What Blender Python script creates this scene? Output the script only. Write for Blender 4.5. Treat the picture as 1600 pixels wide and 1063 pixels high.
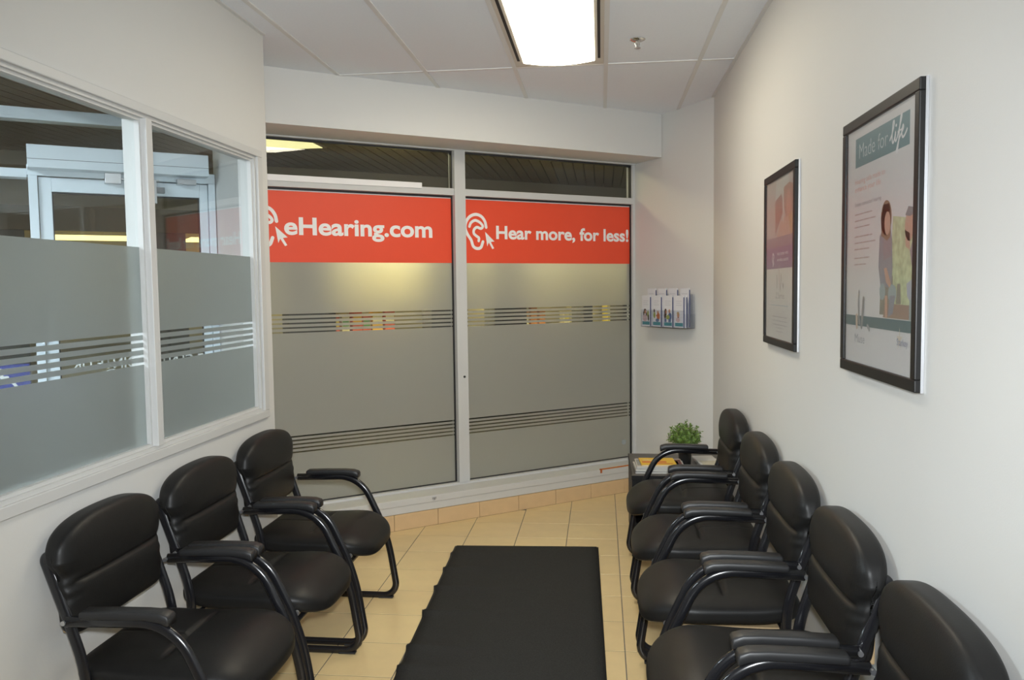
import bpy, bmesh, math, random
from mathutils import Vector, Matrix
random.seed(7)
C = bpy.context.scene.collection
PI = math.pi
for o in list(bpy.data.objects): bpy.data.objects.remove(o)

# ------------------------------------------------------------------ camera
F_PX = 1279.76
yaw, pitch, roll = math.radians(6.2335), math.radians(-3.6508), math.radians(0.7213)
fwd = Vector((-math.sin(yaw)*math.cos(pitch), math.cos(yaw)*math.cos(pitch), math.sin(pitch)))
right = Vector((math.cos(yaw), math.sin(yaw), 0)); up = right.cross(fwd)
r2 = right*math.cos(roll) - up*math.sin(roll); u2 = up*math.cos(roll) + right*math.sin(roll)
camd = bpy.data.cameras.new('camera'); cam = bpy.data.objects.new('camera', camd); C.objects.link(cam)
M3 = Matrix((r2, u2, -fwd)).transposed()
cam.matrix_world = Matrix.Translation((0, 0, 1.5322)) @ M3.to_4x4()
camd.sensor_width = 36; camd.sensor_fit = 'HORIZONTAL'; camd.lens = F_PX/1600*36
camd.clip_start = 0.05; camd.clip_end = 100
sc = bpy.context.scene; sc.camera = cam

# ------------------------------------------------------------------ light and exposure
vs = sc.view_settings
vs.view_transform = 'Standard'; vs.look = 'None'; vs.exposure = 0.9; vs.gamma = 1.0; vs.use_curve_mapping = False
world = bpy.data.worlds.new('night'); sc.world = world; world.use_nodes = True
world.node_tree.nodes['Background'].inputs[0].default_value = (0.55, 0.65, 0.8, 1)
world.node_tree.nodes['Background'].inputs[1].default_value = 0.02
PANEL = 8.0            # strength of the fluorescent lenses
PANEL_COL = (1.0, 0.91, 0.72); COOL_COL = (0.93, 0.97, 1.0)
def lamp(name, kind, loc, power, col, size=0.1, rot=None, size_y=None):
    d = bpy.data.lights.new(name, kind); d.energy = power; d.color = col
    if kind == 'AREA':
        d.size = size
        if size_y: d.shape = 'RECTANGLE'; d.size_y = size_y
    else: d.shadow_soft_size = size
    o = bpy.data.objects.new(name, d); C.objects.link(o); o.location = loc
    if rot: o.rotation_euler = rot
    return o
# the flash on the camera
fl = lamp('camera_flash', 'SPOT', (0.02, -0.03, 1.66), 215, (0.92, 0.97, 1.0), 0.04)
fl.data.spot_size = math.radians(94); fl.data.spot_blend = 1.0
fl.rotation_euler = (math.radians(82), 0, yaw)

# ------------------------------------------------------------------ constants of the room (metres)
H = 2.758; XL = -1.613; XR = 0.743; YB = -2.4
ANG = math.radians(36.19)
GX, GY = 0.249, 6.372                       # right lower end of the shop window's glass line
GD = Vector((math.cos(ANG), math.sin(ANG))); GN = Vector((-GD.y, GD.x))
def gw(s, y): return (GX + GD.x*s + GN.x*y, GY + GD.y*s + GN.y*y)     # window frame -> world
GROT = ANG

# ------------------------------------------------------------------ materials
def new_mat(name):
    m = bpy.data.materials.new(name); m.use_nodes = True
    nt = m.node_tree; b = nt.nodes['Principled BSDF']
    return m, nt, b
def mat(name, col, rough=0.6, metal=0.0, spec=0.5, noise=None, bump=None, rand=0.0, coat=0.0):
    """noise=(scale, amount) mottles the colour, bump=(scale, strength, distance)"""
    m, nt, b = new_mat(name)
    b.inputs['Base Color'].default_value = (*col, 1); b.inputs['Roughness'].default_value = rough
    b.inputs['Metallic'].default_value = metal; b.inputs['Specular IOR Level'].default_value = spec
    b.inputs['Coat Weight'].default_value = coat
    tc = nt.nodes.new('ShaderNodeTexCoord')
    if noise or rand:
        mx = nt.nodes.new('ShaderNodeMix'); mx.data_type = 'RGBA'
        a = noise[1] if noise else rand
        mx.inputs[6].default_value = (*[c*(1-a) for c in col], 1); mx.inputs[7].default_value = (*[min(1, c*(1+a)) for c in col], 1)
        if noise:
            n = nt.nodes.new('ShaderNodeTexNoise'); n.inputs['Scale'].default_value = noise[0]; n.inputs['Detail'].default_value = 5
            nt.links.new(tc.outputs['Object'], n.inputs['Vector'])
            src = n.outputs['Fac']
            if rand:
                oi = nt.nodes.new('ShaderNodeObjectInfo'); ma = nt.nodes.new('ShaderNodeMath'); ma.operation = 'MULTIPLY_ADD'
                nt.links.new(oi.outputs['Random'], ma.inputs[0]); ma.inputs[1].default_value = rand; nt.links.new(src, ma.inputs[2]); src = ma.outputs[0]
        else:
            oi = nt.nodes.new('ShaderNodeObjectInfo'); src = oi.outputs['Random']
        nt.links.new(src, mx.inputs[0]); nt.links.new(mx.outputs[2], b.inputs['Base Color'])
    if bump:
        n2 = nt.nodes.new('ShaderNodeTexNoise'); n2.inputs['Scale'].default_value = bump[0]; n2.inputs['Detail'].default_value = 4
        nt.links.new(tc.outputs['Object'], n2.inputs['Vector'])
        bp = nt.nodes.new('ShaderNodeBump'); bp.inputs['Strength'].default_value = bump[1]; bp.inputs['Distance'].default_value = bump[2]
        nt.links.new(n2.outputs['Fac'], bp.inputs['Height']); nt.links.new(bp.outputs['Normal'], b.inputs['Normal'])
    return m
def emis(name, col, s):
    m, nt, b = new_mat(name)
    b.inputs['Base Color'].default_value = (*[min(.9, c) for c in col], 1)
    b.inputs['Emission Color'].default_value = (*col, 1); b.inputs['Emission Strength'].default_value = s
    return m
def glass_mat(name, tint=(.97, .985, .98), refl=1.0, rough=0.0):
    m = bpy.data.materials.new(name); m.use_nodes = True; nt = m.node_tree; nt.nodes.clear()
    out = nt.nodes.new('ShaderNodeOutputMaterial'); mix = nt.nodes.new('ShaderNodeMixShader')
    tr = nt.nodes.new('ShaderNodeBsdfTransparent'); tr.inputs[0].default_value = (*tint, 1)
    gl = nt.nodes.new('ShaderNodeBsdfGlossy'); gl.inputs['Roughness'].default_value = rough
    lw = nt.nodes.new('ShaderNodeLayerWeight'); lw.inputs[0].default_value = 0.5
    pw = nt.nodes.new('ShaderNodeMath'); pw.operation = 'POWER'; pw.inputs[1].default_value = 5
    ma = nt.nodes.new('ShaderNodeMath'); ma.operation = 'MULTIPLY_ADD'; ma.inputs[1].default_value = .955*refl; ma.inputs[2].default_value = .045*refl
    nt.links.new(lw.outputs['Facing'], pw.inputs[0]); nt.links.new(pw.outputs[0], ma.inputs[0]); nt.links.new(ma.outputs[0], mix.inputs[0])
    nt.links.new(tr.outputs[0], mix.inputs[1]); nt.links.new(gl.outputs[0], mix.inputs[2]); nt.links.new(mix.outputs[0], out.inputs[0])
    return m
def film_mat(name, col, fac=0.5, rough=0.3):
    m = bpy.data.materials.new(name); m.use_nodes = True; nt = m.node_tree; nt.nodes.clear()
    out = nt.nodes.new('ShaderNodeOutputMaterial'); mix = nt.nodes.new('ShaderNodeMixShader'); mix.inputs[0].default_value = fac
    rf = nt.nodes.new('ShaderNodeBsdfRefraction'); rf.inputs['Color'].default_value = (.80, .81, .79, 1); rf.inputs['Roughness'].default_value = rough; rf.inputs['IOR'].default_value = 1.3
    df = nt.nodes.new('ShaderNodeBsdfDiffuse'); df.inputs[0].default_value = (*col, 1)
    nt.links.new(rf.outputs[0], mix.inputs[1]); nt.links.new(df.outputs[0], mix.inputs[2]); nt.links.new(mix.outputs[0], out.inputs[0])
    return m

WALL = mat('wall_paint', (.645, .64, .62), .62, noise=(3, .015), bump=(260, .12, .002))
CEILM = mat('ceiling_tile_fibre', (.80, .83, .88), .9, noise=(90, .03), bump=(320, .25, .002), rand=.01)
TBAR = mat('ceiling_grid_white', (.70, .70, .69), .5)
ALU = mat('painted_aluminium', (.58, .58, .57), .42)
ALU_D = mat('door_aluminium', (.68, .76, .82), .4)
GASKET = mat('black_gasket', (.02, .02, .022), .5)
GLASS = glass_mat('clear_glass')
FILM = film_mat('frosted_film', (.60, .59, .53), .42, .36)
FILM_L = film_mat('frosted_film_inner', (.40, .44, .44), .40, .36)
RED = mat('banner_red_vinyl', (.80, .075, .028), .45, noise=(5, .03))
WHITEV = mat('white_vinyl', (.86, .84, .83), .5)
TILE = mat('cream_ceramic_tile', (.68, .52, .27), .33, noise=(9, .10), rand=.35, bump=(60, .06, .001))
TILEB = mat('pinkish_ceramic_tile', (.62, .44, .25), .4, noise=(14, .10), rand=.25)
GROUT = mat('grey_grout', (.15, .135, .115), .9, noise=(60, .2))
MATB = mat('black_ribbed_carpet', (.034, .034, .032), .95, spec=.2, noise=(180, .5), bump=(420, .8, .004))
RUBBER = mat('black_rubber', (.016, .016, .016), .6)
LEATH = mat('black_leather', (.0105, .0102, .010), .45, spec=.28, noise=(40, .2), bump=(230, .22, .0012))
TUBE = mat('black_gloss_steel', (.010, .010, .012), .22, spec=.6)
PADM = mat('black_urethane', (.020, .020, .021), .42, spec=.45, bump=(400, .15, .0006))
PLY = mat('bare_plywood', (.46, .33, .18), .7, noise=(30, .15))
BOLT = mat('zinc_bolt', (.55, .56, .58), .3, metal=.9)
BLACKF = mat('black_frame_lacquer', (.010, .0095, .0095), .42, spec=.3)
SILVER = mat('silver_moulding', (.75, .76, .80), .22, metal=.9)
PAPER = mat('poster_paper', (.56, .555, .555), .5)
WOODD = mat('dark_grey_brown_laminate', (.085, .075, .066), .4, noise=(20, .15))
BLACKL = mat('black_laminate', (.006, .006, .006), .5, spec=.25)
POT = mat('black_pot', (.010, .010, .010), .45)
LEAF = mat('leaf_green', (.115, .20, .035), .45, noise=(60, .7))
STEM = mat('stem_brown', (.10, .07, .03), .8)
LENS = emis('fluorescent_lens', PANEL_COL, PANEL); LENS_C = emis('fluorescent_lens_cool', COOL_COL, PANEL*.25)
FIXT = mat('fixture_cream_enamel', (.62, .58, .50), .45)
DARK = mat('slot_black', (.012, .012, .012), .7)
CHROME = mat('chrome', (.62, .62, .60), .18, metal=1)
ACR = glass_mat('clear_acrylic', (.94, .95, .97))
SOFFIT = mat('brown_slat_soffit', (.27, .235, .175), .55, noise=(10, .1), rand=.1)
FASCIA = mat('taupe_fascia', (.28, .245, .17), .7)
def flat(name, col, rough=.55): return mat(name, col, rough)

# ------------------------------------------------------------------ mesh helpers
def link(name, me, parent=None):
    o = bpy.data.objects.new(name, me); C.objects.link(o)
    if parent is not None: o.parent = parent
    return o
def obj(name, bm, m, parent=None, smooth=False):
    bmesh.ops.recalc_face_normals(bm, faces=bm.faces)
    me = bpy.data.meshes.new(name); bm.to_mesh(me); bm.free()
    for mm in (m if isinstance(m, (list, tuple)) else [m]): me.materials.append(mm)
    if smooth:
        for p in me.polygons: p.use_smooth = True
    return link(name, me, parent)
def empty(name, loc=(0, 0, 0), rz=0.0):
    o = bpy.data.objects.new(name, None); C.objects.link(o); o.location = loc; o.rotation_euler = (0, 0, rz); o.empty_display_size = .05
    return o
def tag(o, label, cat, group=None):
    o['label'] = label; o['category'] = cat
    if group: o['group'] = group
    return o
def struct(o):
    o['kind'] = 'structure'; return o
def bx(bm, x0, x1, y0, y1, z0, z1, mi=0, bev=0.0):
    r = bmesh.ops.create_cube(bm, size=1)
    vs_ = r['verts']
    for v in vs_:
        v.co = Vector(((x0+x1)/2 + v.co.x*(x1-x0), (y0+y1)/2 + v.co.y*(y1-y0), (z0+z1)/2 + v.co.z*(z1-z0)))
    fs = {f for v in vs_ for f in v.link_faces}
    for f in fs: f.material_index = mi
    if bev > 0:
        es = {e for v in vs_ for e in v.link_edges}
        bmesh.ops.bevel(bm, geom=list(es), offset=bev, segments=2, affect='EDGES', profile=.5)
    return bm
def box(name, x0, x1, y0, y1, z0, z1, m, parent=None, bev=0.0, smooth=False):
    bm = bmesh.new(); bx(bm, x0, x1, y0, y1, z0, z1, 0, bev); return obj(name, bm, m, parent, smooth)
def prism_bm(bm, pts, z0, z1):
    lo = [bm.verts.new((p[0], p[1], z0)) for p in pts]; hi = [bm.verts.new((p[0], p[1], z1)) for p in pts]
    bm.faces.new(lo[::-1]); bm.faces.new(hi)
    n = len(pts)
    for i in range(n): bm.faces.new((lo[i], lo[(i+1) % n], hi[(i+1) % n], hi[i]))
def prism(name, pts, z0, z1, m, parent=None):
    bm = bmesh.new(); prism_bm(bm, pts, z0, z1); return obj(name, bm, m, parent)
def cyl(bm, p0, p1, ra, rb=None, n=16):
    p0, p1 = Vector(p0), Vector(p1); rb = ra if rb is None else rb
    ax = (p1-p0).normalized(); a = ax.orthogonal().normalized(); b = ax.cross(a)
    c0 = [bm.verts.new(p0 + (a*math.cos(2*PI*i/n) + b*math.sin(2*PI*i/n))*ra) for i in range(n)]
    c1 = [bm.verts.new(p1 + (a*math.cos(2*PI*i/n) + b*math.sin(2*PI*i/n))*rb) for i in range(n)]
    bm.faces.new(c0[::-1]); bm.faces.new(c1)
    for i in range(n): bm.faces.new((c0[i], c0[(i+1) % n], c1[(i+1) % n], c1[i]))
def lathe(bm, prof, cx=0, cy=0, n=28):
    rings = [[bm.verts.new((cx + r*math.cos(2*PI*i/n), cy + r*math.sin(2*PI*i/n), z)) for i in range(n)] for r, z in prof]
    for a, b in zip(rings, rings[1:]):
        for i in range(n): bm.faces.new((a[i], a[(i+1) % n], b[(i+1) % n], b[i]))
    bm.faces.new(rings[0][::-1]); bm.faces.new(rings[-1])
def round_path(pts, seg=7):
    """pts: (y, z, radius) corners -> list of (y, z)"""
    out = []
    for i, (y, z, r) in enumerate(pts):
        p = Vector((y, z))
        if r <= 0 or i in (0, len(pts)-1): out.append(p); continue
        a = (Vector(pts[i-1][:2]) - p); b = (Vector(pts[i+1][:2]) - p)
        la, lb = a.length, b.length; a.normalize(); b.normalize()
        half = a.angle(b)/2; t = min(r/math.tan(half), la*.49, lb*.49); rr = t*math.tan(half)
        c = p + (a+b).normalized()*(rr/math.sin(half)); s = p + a*t; e = p + b*t
        va, vb = s-c, e-c; an = va.angle_signed(vb)
        for k in range(seg+1):
            th = -an*k/seg
            out.append(c + Vector((va.x*math.cos(th)-va.y*math.sin(th), va.x*math.sin(th)+va.y*math.cos(th))))
    return out
def sweep(bm, path, x, hx, hn, n=12):
    """oval tube in the plane x = const; hx half-size across, hn half-size in the plane"""
    rings = []
    for i, p in enumerate(path):
        t = (path[min(i+1, len(path)-1)] - path[max(i-1, 0)]).normalized(); nn = Vector((-t.y, t.x))
        ring = []
        for k in range(n):
            a = 2*PI*k/n; q = p + nn*(hn*math.sin(a))
            ring.append(bm.verts.new((x + hx*math.cos(a), q.x, q.y)))
        rings.append(ring)
    for a, b in zip(rings, rings[1:]):
        for k in range(n): bm.faces.new((a[k], a[(k+1) % n], b[(k+1) % n], b[k]))
    bm.faces.new(rings[0][::-1]); bm.faces.new(rings[-1])
def clip(poly, a, b, keep):
    """clip a polygon to the half plane on the same side of line a-b as the point keep"""
    a, b = Vector(a), Vector(b); n = Vector((-(b-a).y, (b-a).x))
    if (Vector(keep)-a).dot(n) < 0: n = -n
    out = []
    for i in range(len(poly)):
        p, q = Vector(poly[i]), Vector(poly[(i+1) % len(poly)]); dp, dq = (p-a).dot(n), (q-a).dot(n)
        if dp >= 0: out.append(p)
        if dp*dq < 0: out.append(p + (q-p)*(dp/(dp-dq)))
    res = []
    for p in out:
        if not res or (p-res[-1]).length > 1e-4: res.append(p)
    if len(res) > 1 and (res[0]-res[-1]).length < 1e-4: res.pop()
    return res
def area(poly): return abs(sum(poly[i][0]*poly[(i+1) % len(poly)][1] - poly[(i+1) % len(poly)][0]*poly[i][1] for i in range(len(poly))))/2
def rect(x0, x1, y0, y1): return [(x0, y0), (x1, y0), (x1, y1), (x0, y1)]

# flat print: polygons placed on a plane by a mapping fn(u, v, lift) -> local xyz
def sheet(name, polys, fn, m, parent, lift):
    bm = bmesh.new()
    for i_, pl in enumerate(polys): bm.faces.new([bm.verts.new(fn(u, v, lift + i_*2e-6)) for u, v in pl])
    me = bpy.data.meshes.new(name); bm.to_mesh(me); bm.free(); me.materials.append(m)
    return link(name, me, parent)
def urect(u0, u1, v0, v1): return [(u0, v0), (u1, v0), (u1, v1), (u0, v1)]
def ell(cu, cv, ru, rv, n=18, rot=0): 
    return [(cu + ru*math.cos(2*PI*i/n)*math.cos(rot) - rv*math.sin(2*PI*i/n)*math.sin(rot), cv + ru*math.cos(2*PI*i/n)*math.sin(rot) + rv*math.sin(2*PI*i/n)*math.cos(rot)) for i in range(n)]
def stroke(pts, w, n=10):
    out = []
    for a, b in zip(pts, pts[1:]):
        a, b = Vector(a), Vector(b); t = (b-a)
        if t.length < 1e-6: continue
        t.normalize(); nn = Vector((-t.y, t.x))*w/2
        out.append([tuple(a+nn), tuple(a-nn), tuple(b-nn), tuple(b+nn)])
    for p in pts: out.append(ell(p[0], p[1], w/2, w/2, n))
    return out
def smooth_line(pts, k=6):
    out = []; P = [Vector(p) for p in pts]; P = [2*P[0]-P[1]] + P + [2*P[-1]-P[-2]]
    for i in range(1, len(P)-2):
        for j in range(k):
            t = j/k; a, b, c, d = P[i-1:i+3]
            out.append(tuple(.5*((2*b) + (c-a)*t + (2*a-5*b+4*c-d)*t*t + (3*b-a-3*c+d)*t**3)))
    out.append(tuple(P[-2])); return out
_cap = {}
def letters(name, body, u0, u1, base, cap, fn, m, parent, lift, bold=0.0, shear=0.0, thin=False):
    cu = bpy.data.curves.new(name, 'FONT'); cu.body = body; cu.offset = bold; cu.shear = shear; cu.resolution_u = 5
    o = bpy.data.objects.new(name, cu); C.objects.link(o)
    cu2 = bpy.data.curves.new('cap', 'FONT'); cu2.body = 'H'; cu2.offset = bold; o2 = bpy.data.objects.new('cap', cu2); C.objects.link(o2)
    dg = bpy.context.evaluated_depsgraph_get()
    me = bpy.data.meshes.new_from_object(o.evaluated_get(dg)); mh = bpy.data.meshes.new_from_object(o2.evaluated_get(dg))
    hc = max(v.co.y for v in mh.vertices); hb = min(v.co.y for v in mh.vertices)
    bpy.data.objects.remove(o); bpy.data.objects.remove(o2); bpy.data.meshes.remove(mh)
    xs = [v.co.x for v in me.vertices]; a, b = min(xs), max(xs)
    for v in me.vertices:
        v.co = Vector(fn(u0 + (v.co.x-a)/(b-a)*(u1-u0), base + (v.co.y-hb)/(hc-hb)*cap, lift))
    me.materials.clear(); me.materials.append(m); me.name = name
    return link(name, me, parent)

# ------------------------------------------------------------------ floor
FT = 0.3075; FX0 = -1.1377; FY0 = 4.3055
base_a, base_b = gw(-3.2, -.2), gw(.2, -.2)
floor = struct(prism('floor', rect(-4.9, 1.6, -2.6, 7.2), -.06, -.0013, GROUT))
ret_a, ret_b = gw(0, 0), (0.751, 5.553)
part_c = (XL, 3.88)
tile_me = None
def floor_clip(pl):
    pl = clip(pl, base_a, base_b, (0, 0))
    if len(pl) > 2: pl = clip(pl, ret_a, ret_b, (0, 0))
    return pl
for i in range(-2, 7):
    for j in range(-18, 7):
        x0 = FX0 + i*FT; y0 = FY0 + j*FT
        if y0 < -1.2: continue
        g = .0021
        pl = rect(max(x0+g, XL), min(x0+FT-g, XR), y0+g, y0+FT-g)
        if pl[1][0]-pl[0][0] < .02: continue
        full = abs(pl[1][0]-pl[0][0]-(FT-2*g)) < 1e-5
        cp = floor_clip(pl)
        if len(cp) < 3 or area(cp) < .0008: continue
        if full and abs(area(cp)-area(pl)) < 1e-6:
            if tile_me is None:
                h = FT/2-g; bm = bmesh.new(); prism_bm(bm, rect(-h, h, -h, h), -.009, 0)
                bmesh.ops.bevel(bm, geom=[e for e in bm.edges if all(v.co.z > -.001 for v in e.verts)], offset=.0012, segments=1, affect='EDGES')
                t = obj('tile', bm, TILE, floor); tile_me = t.data
            else: t = link('tile', tile_me, floor)
            t.location = (x0+FT/2, y0+FT/2, 0)
        else: prism('tile', cp, -.009, 0, TILE, floor)

# ------------------------------------------------------------------ ceiling
CW = .508; CL = 1.524; CX0 = -1.4899; CY0 = 4.6466
ceiling = struct(prism('ceiling', rect(XL-.1, 1.0, YB-.1, 4.0), H+.012, H+.06, CEILM))
bulk_a, bulk_b = gw(-3.0, -.369), gw(.2, -.369)
prt_a, prt_b = part_c, gw(-2.974, 0)
mid = (0, 4.0)
def ceil_regions(pl):
    out = []
    a = clip(pl, (XL, 0), (XL, 1), (0, 0))
    if len(a) > 2: a = clip(a, (XR, 0), (XR, 1), (0, 0))
    if len(a) > 2: a = clip(a, bulk_a, bulk_b, (0, 0))
    if len(a) > 2: a = clip(a, ret_a, ret_b, (0, 0))
    if len(a) > 2: out.append(a)
    b = clip(pl, (XL, 0), (XL, 1), (-5, 0))
    if len(b) > 2: b = clip(b, bulk_a, bulk_b, (0, 0))
    if len(b) > 2: b = clip(b, prt_a, prt_b, (0, 5))
    if len(b) > 2: out.append(b)
    return [p for p in out if area(p) > 2e-5]
ctile = None
for i in range(-2, 5):
    for j in range(-5, 2):
        if i == 2 and j in (-1, -3): continue            # the light fixtures' own cells
        x0 = CX0 + i*CW; y0 = CY0 + j*CL; g = .004
        cell = rect(x0+g, x0+CW-g, max(y0+g, YB), y0+CL-g)
        if cell[2][1] <= YB: continue
        for pl in ceil_regions(cell):
            if abs(area(pl)-(CW-2*g)*(CL-2*g)) < 1e-6:
                if ctile is None:
                    bm = bmesh.new(); prism_bm(bm, rect(-CW/2+g, CW/2-g, -CL/2+g, CL/2-g), 0, .012); t = obj('ceiling_tile', bm, CEILM, ceiling); ctile = t.data
                else: t = link('ceiling_tile', ctile, ceiling)
                t.location = (x0+CW/2, y0+CL/2, H+.004)
            else: prism('ceiling_tile', pl, H+.004, H+.016, CEILM, ceiling)
for i in range(-1, 5):
    x0 = CX0 + i*CW
    for pl in ceil_regions(rect(x0-.0115, x0+.0115, YB, 6.2)): prism('grid_bar', pl, H-.001, H+.012, TBAR, ceiling)
for j in range(-4, 2):
    y0 = CY0 + j*CL
    for i in range(-2, 5):
        for pl in ceil_regions(rect(CX0+i*CW+.0115, CX0+(i+1)*CW-.0115, y0-.0095, y0+.0095)): prism('grid_bar', pl, H-.0006, H+.012, TBAR, ceiling)
# wall angle along the right wall and the left wall
box('wall_angle', XR-.018, XR, YB, 5.55, H-.001, H+.011, TBAR, ceiling)
box('wall_angle', XL, XL+.018, YB, 3.87, H-.001, H+.011, TBAR, ceiling)

# ------------------------------------------------------------------ walls
struct(prism('wall_right', rect(XR, XR+.12, YB-.1, 5.62), 0, H+.06, WALL))
struct(prism('wall_back', rect(XL-.1, XR+.12, YB-.12, YB), 0, H+.06, WALL))
ra, rb = gw(0, 0), (0.751, 5.553)
ra2, rb2 = gw(.30, .06), (0.751+.20, 5.553+.14)
struct(prism('wall_end', [gw(.002, .06), (ra[0], ra[1]), rb, rb2, ra2], 0, H+.06, WALL))
# left wall with the long window opening
WY0, WY1, WZ0, WZ1 = .30, 3.742, .96, 2.163
XL2 = XL-.085
wl = struct(prism('wall_left', rect(XL2, XL, YB, WY0), 0, H+.06, WALL))
def wl_piece(nm, y0, y1, z0, z1): return box(nm, XL2, XL, y0, y1, z0, z1, WALL, wl)
wl_piece('wall_panel', WY0, WY1, 0, WZ0); wl_piece('wall_panel', WY0, WY1, WZ1, H+.06)
prism('wall_panel', [(XL2, WY1), (XL, WY1), part_c, (XL2, part_c[1]+.0)], 0, H+.06, WALL, wl)
# the stub wall from that corner out to the shop front
struct(prism('wall_partition', [part_c, gw(-2.974, -.001), gw(-3.06, -.001), (XL2, part_c[1]+.06), (XL2, part_c[1])], 0, H+.06, WALL))
# bulkhead above the shop window
struct(prism('wall_front', [gw(-2.974, -.369), gw(-.034, -.369), gw(-.001, 0), gw(-.001, .10), gw(-2.974, .10)], 2.456, H+.06, WALL))

# ------------------------------------------------------------------ shop front window (local axes: x along the glass, y outwards, z up)
w1 = struct(empty('window_1', (GX, GY, 0), GROT))
S0, S1 = -2.972, -.002
def wb(name, x0, x1, y0, y1, z0, z1, m, parent=w1, bev=0.0): return box(name, x0, x1, y0, y1, z0, z1, m, parent, bev)
wb('head_frame', S0, S1, -.036, .05, 2.448, 2.50, ALU, bev=.002)
wb('sill_frame', S0, S1, -.040, .05, .155, .212, ALU, bev=.002)
wb('side_jamb', S1-.024, S1, -.022, .05, .212, 2.448, ALU)
wb('side_jamb', S0, S0+.04, -.036, .05, .212, 2.448, ALU)
mul = wb('mullion', -1.535, -1.455, -.045, .05, .212, 2.448, ALU, bev=.002)
wb('transom_bar', -1.455, S1-.024, -.036, .05, 2.152, 2.198, ALU, bev=.002)
wb('transom_bar', S0+.04, -1.535, -.036, .05, 2.152, 2.198, ALU, bev=.002)
wb('blind_strip', S0+.045, -1.772, -.046, -.030, 2.186, 2.222, WHITEV)
bm = bmesh.new(); cyl(bm, (-1.486, -.05, .934), (-1.486, -.044, .934), .008); obj('keyhole', bm, GASKET, mul)
for x0, x1 in ((S0+.04, -1.535), (-1.455, S1-.024)):
    pane = wb('pane', x0, x1, .012, .018, .212, 2.152, GLASS)
    wb('pane', x0, x1, .012, .018, 2.198, 2.448, GLASS)
    bm = bmesh.new()
    for z0, z1 in ((2.436, 2.448), (2.198, 2.202), (2.140, 2.152), (.212, .217)): bx(bm, x0, x1, -.006, .020, z0, z1)
    bx(bm, x1-.006, x1, -.006, .020, .217, 2.140); bx(bm, x1-.006, x1, -.006, .020, 2.202, 2.436)
    obj('gasket', bm, GASKET, w1)
    # frosted film laid on the glass in bands, clear gaps between them
    bm = bmesh.new()
    bands = [(.217, .530), (1.389, 1.704), (.637, 1.272)]
    for k in range(4):
        bands.append((1.272+.0098+k*.0268-.0003, 1.272+.0268+k*.0268-.0003)); bands.append((.530+.0098+k*.0244-.0003, .530+.0244+k*.0244-.0003))
    for z0, z1 in bands: bx(bm, x0, x1-.006, .0100, .0117, z0, z1)
    obj('frosted_film', bm, FILM, pane)
    # red banner with its writing
    ban = wb('banner', x0, x1-.006, .0080, .0117, 1.704, 2.134, RED)
    wb('banner_edge', x0, x1-.006, .0085, .0115, 2.134, 2.140, WHITEV, ban)
    lf = lambda u, v, l: (u, .0078-l, v)
    off = 0.0 if x0 > -2 else -1.430
    Q = lambda x, y: (-1.447+(x-110)*.00101+off, 2.040-(y-540)*.000935 - (x-200)*-.00004)
    ear_o = smooth_line([Q(*p) for p in [(281, 640), (272, 597), (245, 560), (203, 545), (158, 560), (128, 600), (122, 645), (138, 688), (165, 730), (180, 775), (208, 793), (238, 786), (255, 745)]])
    ear_m = smooth_line([Q(*p) for p in [(153, 632), (166, 604), (198, 588), (235, 605), (255, 632), (240, 648), (210, 638), (188, 655), (186, 682), (206, 702), (224, 716), (222, 738)]])
    xs0 = x0+.002
    def cut(polys):
        res = []
        for pl in polys:
            c = clip(pl, (xs0, 0), (xs0, 1), (5, 0))
            if len(c) > 2: res.append([tuple(v) for v in c])
        return res
    sheet('ear_logo', cut(stroke(ear_o, .021) + stroke(ear_m, .019)), lf, WHITEV, ban, .0002)
    sheet('cursor_arrow', cut([[Q(*p) for p in [(272, 672), (345, 745), (316, 748), (300, 752), (288, 780)]], [Q(*p) for p in [(300, 752), (316, 748), (341, 795), (327, 801)]]]), lf, WHITEV, ban, .0002)
    if off: letters('lettering', 'eHearing.com', -2.660, -1.680, 1.870, .108, lf, WHITEV, ban, .0002, bold=.028)
    else: letters('lettering', 'Hear more, for less!', -1.196, -.042, 1.871, .092, lf, WHITEV, ban, .0002, bold=.028)
bm = bmesh.new(); cyl(bm, (-.092, .0085, .331), (-.092, .0115, .331), .021, n=24)
tag(obj('round_sticker', bm, flat('pale_sticker', (.34, .37, .36)), w1), 'x', 'x')
for k in ('label', 'category'): del bpy.data.objects['round_sticker'][k]

# window board and tiled kerb under the shop window
tr = struct(empty('trim_1', (GX, GY, 0), GROT))
box('kerb', S0, -.012, -.190, .06, 0, .103, GROUT, tr)
box('window_board', S0, -.010, -.202, -.002, .106, .156, ALU, tr, .003)
box('window_board_cap', S0, -.010, -.206, -.038, .156, .198, ALU, tr, .003)
x = -.2482 + .3045
bt = None
for k in range(12):
    xa, xb = x-.3045+.0015, x-.0015; x -= .3045
    xa2, xb2 = max(xa, S0), min(xb, -.014)
    if xb2-xa2 < .02: continue
    box('base_tile', xa2, xb2, -.200, -.188, .001, .104, TILEB, tr, .001)
t = tag(empty('door_wedge_strip', (*gw(-.40, -.207), .198), GROT), 'orange strip lying along the front edge of the white window board', 'strip')
box('strip', -.065, .20, -.001, .012, 0, .007, flat('orange_plastic', (.55, .17, .03)), t, .001)
box('end_clip', -.075, -.06, -.004, .012, -.022, .008, flat('orange_plastic_dark', (.45, .12, .03)), t, .001)
t = tag(empty('small_clip', (*gw(-1.80, -.208), .180), GROT), 'small grey clip on the front of the white window board', 'clip')
box('clip_body', -.014, .014, -.006, .001, -.006, .006, flat('grey_plastic', (.35, .35, .34)), t, .002)
box('clip_tab', -.003, .003, -.012, -.006, -.010, .004, flat('grey_plastic_dark', (.25, .25, .25)), t, .001)

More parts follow.
